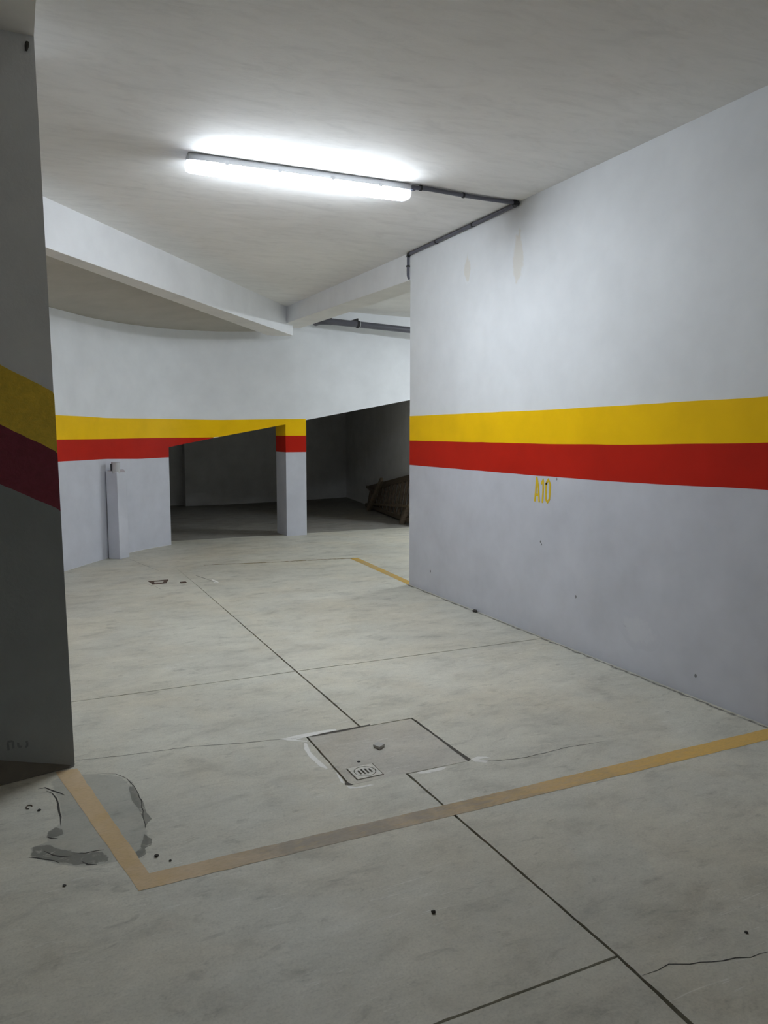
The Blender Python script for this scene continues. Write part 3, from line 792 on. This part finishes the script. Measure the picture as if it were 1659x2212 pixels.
# ------------------------------------------------------------------ near pillar and its beam
Y0, Y1 = 3.64, 4.06
near = obj('pillar', MB().prism([(-.42, Y0), (.1895, Y0), (.1895, Y1), (-.42, Y1)], -.05, 3.22, [(-.42, Y0), (.1525, Y0), (.1525, Y1), (-.42, Y1)]), M['p_upper'],
           label='large near pillar with slanted yellow and maroon stripes', category='pillar', **ST)
def pxr(z): return .1895 - (.037) * max(z, 0) / 3.22
s0, s1, s2 = D['pillar_st']
def slope(sg):
    (xa, _, za), (xb_, _, zb_) = sg; m_ = (zb_ - za) / (xb_ - xa); return lambda x: za + m_ * (x - xa)
t_y, t_r, t_g = slope(s0), slope(s1), slope(s2)
def pband(name, lo, hi, mat, label, e=.002):
    n = 24; secs = []
    for k in range(n + 1):
        x = -.42 + (.1895 + .42) * k / n
        zl = lo(x) if callable(lo) else lo; zh = hi(x)
        zl += jit(x, round(t_y(0) * 100 - zl * 0 + (1 if lo is t_r else 2)), .0018) if callable(lo) else 0
        zh += jit(x, round(t_y(0) * 100 + (1 if hi is t_r else 2 if hi is t_g else 3)), .0018)
        xx0 = min(x, pxr(zl) + e) if k < n else pxr(zl) + e; xx1 = min(x, pxr(zh) + e) if k < n else pxr(zh) + e
        secs.append([(xx0, Y0 - e, zl), (xx1, Y0 - e, zh), (xx1, Y1 + e if k == n else Y0 + .01, zh), (xx0, Y1 + e if k == n else Y0 + .01, zl)])
    obj(name, MB().loft(secs), mat, near, label=label)
pband('yellow_stripe', t_r, t_y, M['p_yellow'], 'slanted mustard yellow stripe in thick paint')
pband('maroon_stripe', t_g, t_r, M['p_red'], 'slanted dark maroon stripe in thick paint')
pband('grey_band', .004, t_g, M['p_lower'], 'dark grey painted lower part')
obj('shadow_wedge', MB().add([(-.42, Y0, .17), (.17, Y0, .012), (.17, Y0 - .012, .002), (-.42, Y0 - .15, .002), (-.42, Y0, 0), (.17, Y0, 0)],
    [(0, 1, 2, 3), (0, 3, 4), (1, 5, 2), (3, 2, 5, 4), (0, 4, 5, 1)]), M['foot_shadow'], near, label='dark wedge added for the shadow at the foot of the pillar')  # floor shadow put in as a dark solid, shaped to its edge
# faint dark characters near the foot
def glyph(name, strokes):
    mb = MB()
    for c, st in enumerate(strokes):
        q = resample(st, .006); A = []; B = []; e = .0026 + .0002 * c
        for k, p in enumerate(q):
            a = q[max(k - 1, 0)]; b = q[min(k + 1, len(q) - 1)]
            dx, dz = b[0] - a[0], b[1] - a[1]; l = math.hypot(dx, dz) or 1
            A.append((p[0] - dz / l * .0045, Y0 - e, p[1] + dx / l * .0045)); B.append((p[0] + dz / l * .0045, Y0 - e, p[1] - dx / l * .0045))
        mb.loft([[u, v, (v[0], Y0 - .002, v[2]), (u[0], Y0 - .002, u[2])] for u, v in zip(A, B)])
    obj(name, mb, M['glyph'], near, label='faint dark stencilled mark')
M['glyph'] = plain('faint_stencil', (.20, .215, .22), .6)
glyph('stencil_mark', [[(-.075, .160), (-.072, .122)]])
glyph('stencil_mark', [[(-.075, .162), (-.055, .162)], [(-.055, .162), (-.053, .128)]])
glyph('stencil_mark', [[(-.034, .150), (-.033, .132)], [(-.033, .132), (-.020, .130)]])
glyph('stencil_mark', [[(-.002, .152), (.003, .146)], [(.003, .146), (.001, .126)], [(.001, .126), (-.007, .128)]])
obj('paint_blob', MB().tube([(.128, Y0 - .004, 3.085), (.126, Y0 - .010, 3.07), (.122, Y0 - .004, 3.05)], [.007, .008, .004], 8), M['stone'], near, True, label='dark knot of wire at the top of the pillar')
obj('beam', MB().box(-.42, .1535, -9.0, Y0 + .02, 3.115, 3.22), M['soffit'], label='dark low beam running from the near pillar towards the viewer', category='beam', **ST)

# ------------------------------------------------------------------ ceiling lamp
def make_lamp(loc, rot, label, glowmat):
    t = empty('fluorescent_lamp', loc, label=label, category='lamp', group='fluorescent lamps')
    t.rotation_euler = (0, 0, rot)
    Lh = 1.50
    # body: shallow grey tray against the ceiling
    prof = [(-.050, 0), (.050, 0), (.060, -.016), (.066, -.044), (-.066, -.044), (-.060, -.016)]
    xs = [-Lh / 2 + .012, -Lh / 2, Lh / 2, Lh / 2 - .012]
    secs = [[(x, y * s, z) for y, z in prof] for x, s in ((-Lh / 2, .93), (-Lh / 2 + .02, 1), (Lh / 2 - .02, 1), (Lh / 2, .93))]
    obj('housing', MB().loft(secs), M['housing'], t, True)
    def dprof(k=1.0): return [(y * k, -.044 + (z + .044) * k) for y, z in [(-.061, -.044), (-.0665, -.058), (-.062, -.080), (-.042, -.097), (0, -.103), (.042, -.097), (.062, -.080), (.0665, -.058), (.061, -.044)]]
    c = Lh / 2 - .085
    obj('diffuser', MB().loft([[(x, y, z) for y, z in dprof()] for x in (-c, -c / 2, 0, c / 2, c)]), glowmat, t, True, label='glowing white diffuser')
    for sgn in (-1, 1):
        e = Lh / 2
        sec = [(c, 1.0), (e - .018, 1.0), (e + .004, .86), (e + .012, .6)]
        obj('end_cover', MB().loft([[(sgn * x, y, z) for y, z in dprof(k)] for x, k in sec]), M['clear'], t, True, label='clear plastic end of the cover')
        obj('tube_cap', MB().tube([(sgn * (e - .05), 0, -.064), (sgn * (e - .02), 0, -.064)], .014, 12), M['housing'], t, True)
        obj('lamp_holder', MB().box(sgn * (e - .02) - .006, sgn * (e - .02) + .006, -.02, .02, -.085, -.044), M['housing'], t)
    for x in (-.52, -.18, .18, .52):
        for sy in (-1, 1):
            obj('clip', MB().box(x - .012, x + .012, sy * .066 - .004, sy * .066 + .004, -.052, -.028), M['housing'], t)
    return t
lamp = make_lamp((1.80, 4.975, 3.2045), math.radians(-1.9), 'lit white fluorescent strip lamp on the ceiling of the bay', M['glow_main'])
lamp2 = make_lamp((7.5, 8.2, 3.2785), math.radians(90), 'fluorescent lamp on the ceiling of the side bay hidden behind the right wall', M['glow_side'])
fill_lamp = make_lamp((1.4, -6.2, 3.2045), 0.0, 'added dim fill lamp on the ceiling far behind the viewer', M['glow_fill'])  # unseen, added to brighten the near pillar, front floor and ceiling

# ------------------------------------------------------------------ electrical conduit
cx0 = [(2.570, 4.921, 3.184)] + [(2.60, 4.905, 3.184), (2.6824, 4.903, 3.188), (2.82, 4.905, 3.186), (2.9823, 4.9216, 3.188), (3.137, 4.922, 3.187), (3.296, 4.919, 3.188), (3.425, 4.911, 3.188)]
rw_c = lambda y: rwx(y) - .0165
path2 = [(rw_c(4.93), 4.93, 3.188), (rw_c(5.3), 5.3, 3.187), (rw_c(5.9), 5.9, 3.187), (rw_c(6.5), 6.5, 3.189), (rw_c(6.72), 6.72, 3.188)]
path3 = [(3.482, 6.738, 3.185), (3.482, 6.738, 3.10), (3.480, 6.738, 3.04), (3.482, 6.739, 2.995), (3.490, 6.742, 2.972), (3.53, 6.752, 2.962), (3.70, 6.80, 2.966)]
con = empty('cable_conduit', (2.6, 4.9, 3.19), label='dark grey conduit running from the strip lamp along the ceiling corner', category='conduit')
def cpart(n, mb, m, **k): return part_at(n, mb, M[m], con, True, **k)
cpart('conduit_pipe', MB().tube(resample(cx0, .05), .0145, 12), 'pvc2')
cpart('conduit_pipe', MB().tube(resample(path2, .1), .0150, 12), 'pvc2')
cpart('conduit_pipe', MB().tube(resample(path3, .03), .0125, 12), 'pvc2')
cpart('elbow', MB().tube([(3.405, 4.911, 3.188), (3.447, 4.915, 3.188), (rw_c(4.95), 4.965, 3.188)], .018, 12), 'black', label='black plastic elbow')
cpart('elbow', MB().tube([(rw_c(6.69), 6.69, 3.188), (3.480, 6.732, 3.188), (3.482, 6.738, 3.165)], .018, 12), 'black', label='black plastic elbow')
cpart('gland', MB().tube([(2.567, 4.922, 3.182), (2.592, 4.912, 3.183)], .019, 12), 'pvc2')
def clip_at(p, d, r=.019):
    d = Vector(d).normalized(); p = Vector(p)
    cpart('clip', MB().tube([p - d * .007, p + d * .007], r, 12), 'black')
    cpart('clip_foot', MB().box(p.x - .007, p.x + .007, p.y - .007, p.y + .007, p.z - .005, 3.2055), 'black')
clip_at((2.63, 4.904, 3.186), (1, 0, 0)); clip_at((2.985, 4.922, 3.188), (1, 0, 0)); clip_at((3.42, 4.911, 3.188), (1, 0, 0))
clip_at((rw_c(5.56), 5.56, 3.187), (0, 1, 0)); clip_at((rw_c(6.18), 6.18, 3.187), (0, 1, 0)); 
cpart('clip', MB().tube([(3.481, 6.738, 3.073), (3.481, 6.738, 3.087)], .018, 12), 'black')

# ------------------------------------------------------------------ drain pipe along the ramp wall
dp = empty('drain_pipe', (4.6, 10.5, 3.07), label='thick dark grey drain pipe hung along the top of the ramp wall', category='pipe')
def dpart(n, mb, m, **k): return part_at(n, mb, M[m], dp, True, **k)
pa, pb = Vector((4.14, 10.50, 3.085)), Vector((5.48, 10.53, 3.039))
pdir = (pb - pa).normalized()
dpart('pipe', MB().tube([pa, pa + pdir * .5, pb, pb + pdir * .45], .046, 20), 'pvc')
dpart('elbow', MB().tube([pa + pdir * .05, pa, pa - pdir * .05 + Vector((0, .02, -.004)), pa - pdir * .10 + Vector((0, .08, -.004)), pa - pdir * .10 + Vector((0, .32, -.004))], [.052, .052, .048, .046, .046], 20), 'pvc', label='elbow into the wall')
pc = pa + pdir * .47
dpart('clamp', MB().tube([pc - pdir * .012, pc + pdir * .012], .055, 20), 'black', label='black pipe clamp')
dpart('clamp', MB().tube([pc + pdir * .022, pc + pdir * .030], .053, 20), 'housing', label='bright clamp ring')
dpart('hanger', MB().box(pc.x - .009, pc.x + .009, pc.y - .006, 10.80, pc.z + .05, pc.z + .085), 'black')

# ------------------------------------------------------------------ boxed-in pipe on the curved wall
px = empty('pipe_casing', (1.10, 9.65, 0), label='grey plastered pipe casing with an open pipe stub, against the curved wall', category='casing')
cb = [(1.102, 9.578), (1.225, 9.705), (1.222, 9.955), (1.08, 9.80), (.985, 9.690)]
ct = [(1.098, 9.590), (1.215, 9.705), (1.222, 9.955), (1.08, 9.80), (.985, 9.690)]
bevel(part_at('casing', MB().prism(cb, 0.0, [1.040, 1.03, 1.06, 1.06, 1.05], ct), M['grey'], px), .006)
n = 20
ci = [[(1.095 + r_ * math.cos(2 * math.pi * k / n), 9.655 + r_ * math.sin(2 * math.pi * k / n), z) for k in range(n)] for r_, z in ((.050, 1.02), (.050, 1.152), (.043, 1.152), (.040, 1.06))]
part_at('pipe_stub', MB().loft(ci), M['stubpaint'], px, True, label='short painted pipe with an open end')
part_at('stub_mouth', MB().tube([(1.095, 9.655, 1.085), (1.095, 9.655, 1.10)], .0415, 20), M['dark'], px, label='dark hollow of the pipe')
part_at('bracket', MB().box(1.035, 1.047, 9.625, 9.66, 1.055, 1.135), M['black'], px, label='black strap at the side of the stub')

# ------------------------------------------------------------------ manhole cover with drain inset
mhc = empty('manhole_cover', (1.54, 3.21, 0), label='square cement manhole cover set in the floor joint', category='manhole')
gq = D['grate']
def grow(q, d):
    cx_ = sum(p[0] for p in q) / len(q); cy_ = sum(p[1] for p in q) / len(q)
    return [(p[0] + d * (1 if p[0] > cx_ else -1), p[1] + d * (1 if p[1] > cy_ else -1)) for p in q]
gq = [(1.2925, 3.080), (1.4150, 3.083), (1.4125, 2.962), (1.2915, 2.960)]
cover_poly = rough_line(MH + [MH[0]], .04, .0010)[:-1]
part_at('cover_slab', MB().holes(cover_poly, [grow(gq, .0055)], -.055, -.001), M['cover'], mhc)
gc = (sum(p[0] for p in gq) / 4, sum(p[1] for p in gq) / 4); R = .050
circ = lambda r_, n=40: [(gc[0] + r_ * math.cos(2 * math.pi * k / n), gc[1] + r_ * math.sin(2 * math.pi * k / n)) for k in range(n)]
gr = part_at('drain_grate', MB().holes(gq, [circ(R)], -.012, .0015), M['grate'], mhc, label='small square metal drain grate in the cover')
slots = []
for k in range(4):
    x = gc[0] + (k - 1.5) * .0175
    hl = .026 if k in (1, 2) else .020
    slots.append([(x - .0046, gc[1] - hl), (x + .0046, gc[1] - hl), (x + .0046, gc[1] + hl), (x - .0046, gc[1] + hl)])
q = MB().holes(circ(R - .0040), slots, -.012, .0010); q.v = [(v[0] - 1.54, v[1] - 3.21, v[2]) for v in q.v]
obj('round_grille', q, M['grate'], gr, label='round slotted centre')
q = MB().prism(grow(gq, .005), -.03, -.014); q.v = [(v[0] - 1.54, v[1] - 3.21, v[2]) for v in q.v]
obj('drain_well', q, M['dark'], gr)
part_at('plug_hole', MB().tube([(1.3702, 3.1288, -.003), (1.3702, 3.1288, .0006)], .008, 12), M['dark'], mhc, label='small dark hole')

tb = D['tab']
obj('tile_fragment', MB().prism(tb, [.002] * 4, [.013, .011, .013, .015]), M['tile'], label='small square grey tile chip lying on the manhole cover', category='tile')

# ------------------------------------------------------------------ far drain, slot, sawn stub
fd = empty('floor_drain', (1.28, 7.92, 0), label='rusty rectangular floor drain frame near the pipe casing', category='drain')
dq = D['drain2']
inn = [(1.232, 7.965), (1.335, 7.970), (1.300, 7.865), (1.225, 7.862)]
part_at('drain_frame', MB().holes(rough_line(dq + [dq[0]], .03, .004)[:-1], [inn], -.01, .003), M['rust'], fd)
part_at('drain_plate', MB().prism(inn, -.008, .001), M['cover'], fd, label='concrete infill of the frame')
sl = D['slot']
obj('metal_scrap', MB().bar((sl[0][0], sl[0][1], .004), (sl[1][0], sl[1][1], .004), .05, .006), M['rust'], label='short rusty scrap of metal lying between the floor drain and the joint', category='scrap')
obj('crack', ribbon(D['cut'], .008, Z, .05, .001, False), M['joint'], floor, label='short sawn cut in the floor')

# ------------------------------------------------------------------ wooden ladder lying on its edge against the side wall
def on_wall(y, offs, z): return (iw(y) - offs, y, z)
lad = empty('wooden_ladder', (6.1, 12.5, 0), label='dark wooden ladder lying on its edge against the side wall', category='ladder')
def lpart(n, mb, m='wood', **k): return bevel(part_at(n, mb, M[m], lad, **k), .004, 1)
A0, A1 = Vector(on_wall(14.25, .14, .05)), Vector(on_wall(10.98, .22, .075))      # lower rail
B0, B1 = Vector(on_wall(14.25, .06, .385)), Vector(on_wall(10.98, .08, .82))      # upper rail
lpart('rail', MB().bar(A0, A1, .05, .07)); lpart('rail', MB().bar(B0, B1, .06, .10))
K0, K1 = Vector(on_wall(13.7, .19, .115)), Vector(on_wall(10.98, .27, .325))
nr = 13
for k in range(nr):
    t = .05 + .92 * k / (nr - 1)
    a = A0.lerp(A1, t); b = B0.lerp(B1, t - .012)
    lpart('rung', MB().bar(a, b, .03 + .015 * (k % 2), .07 - .012 * (k % 3), (0, 1, 0)), 'wood')
lpart('mid_rail', MB().bar(K0, K1, .03, .045), 'wood2')
lpart('end_bar', MB().bar(Vector(on_wall(14.42, .08, .40)), Vector(on_wall(13.75, .10, .37)), .05, .05))
lpart('foot', MB().bar(Vector(on_wall(11.32, .30, 0.0)), Vector(on_wall(11.28, .20, .30)), .07, .06, (0, 1, 0)))
st = obj('wooden_batten', MB().bar((6.125, 13.50, .012), (6.00, 12.62, .66), .085, .05, (1, 0, 0)), M['wood2'], label='loose brown batten leaning at a slant on the wooden ladder', category='batten')
bevel(st, .004, 1)

# ------------------------------------------------------------------ small debris
def pebble(loc, r, sq, label, mat='stone', cat='pebble'):
    bm = bmesh.new(); bmesh.ops.create_icosphere(bm, subdivisions=2, radius=r)
    for v in bm.verts: v.co *= rnd.uniform(.82, 1.12); v.co.z *= sq
    me = bpy.data.meshes.new(cat); bm.to_mesh(me); bm.free(); me.materials.append(M[mat])
    o = bpy.data.objects.new(cat, me); scene.collection.objects.link(o)
    o.location = (loc[0], loc[1], r * sq * .8); o['label'] = label; o['category'] = cat
    return o
db = D['debris']
pebble(db[0], .0075, .7, 'small dark pebble alone on the slab left of the long joint')
pebble((rwx(5.43) - .03, 5.43), .022, .6, 'dark crumb of mortar at the foot of the right wall')
pebble(db[2], .008, .6, 'dark pebble beside the corner of the short bay line')
pebble(db[3], .005, .6, 'tiny dark pebble right of the bay line corner')
pebble(db[5], .007, .5, 'dark flake of grit on the repaired floor by the near pillar')
pebble(db[6], .006, .5, 'dark grain of grit near the bottom of the bay line corner')
pebble(db[7], .006, .5, 'dark grain of grit on the right slab near the crack')
rp = MB(); ring = []
for k in range(16):
    a = math.pi * 1.5 * k / 15; ring.append((db[4][0] + .011 * math.cos(a), db[4][1] + .016 * math.sin(a), .0022))
obj('wire_ring', rp.tube(ring, .0018, 6), M['rust'], smooth=True, label='small open wire ring lying by the near pillar', category='ring')
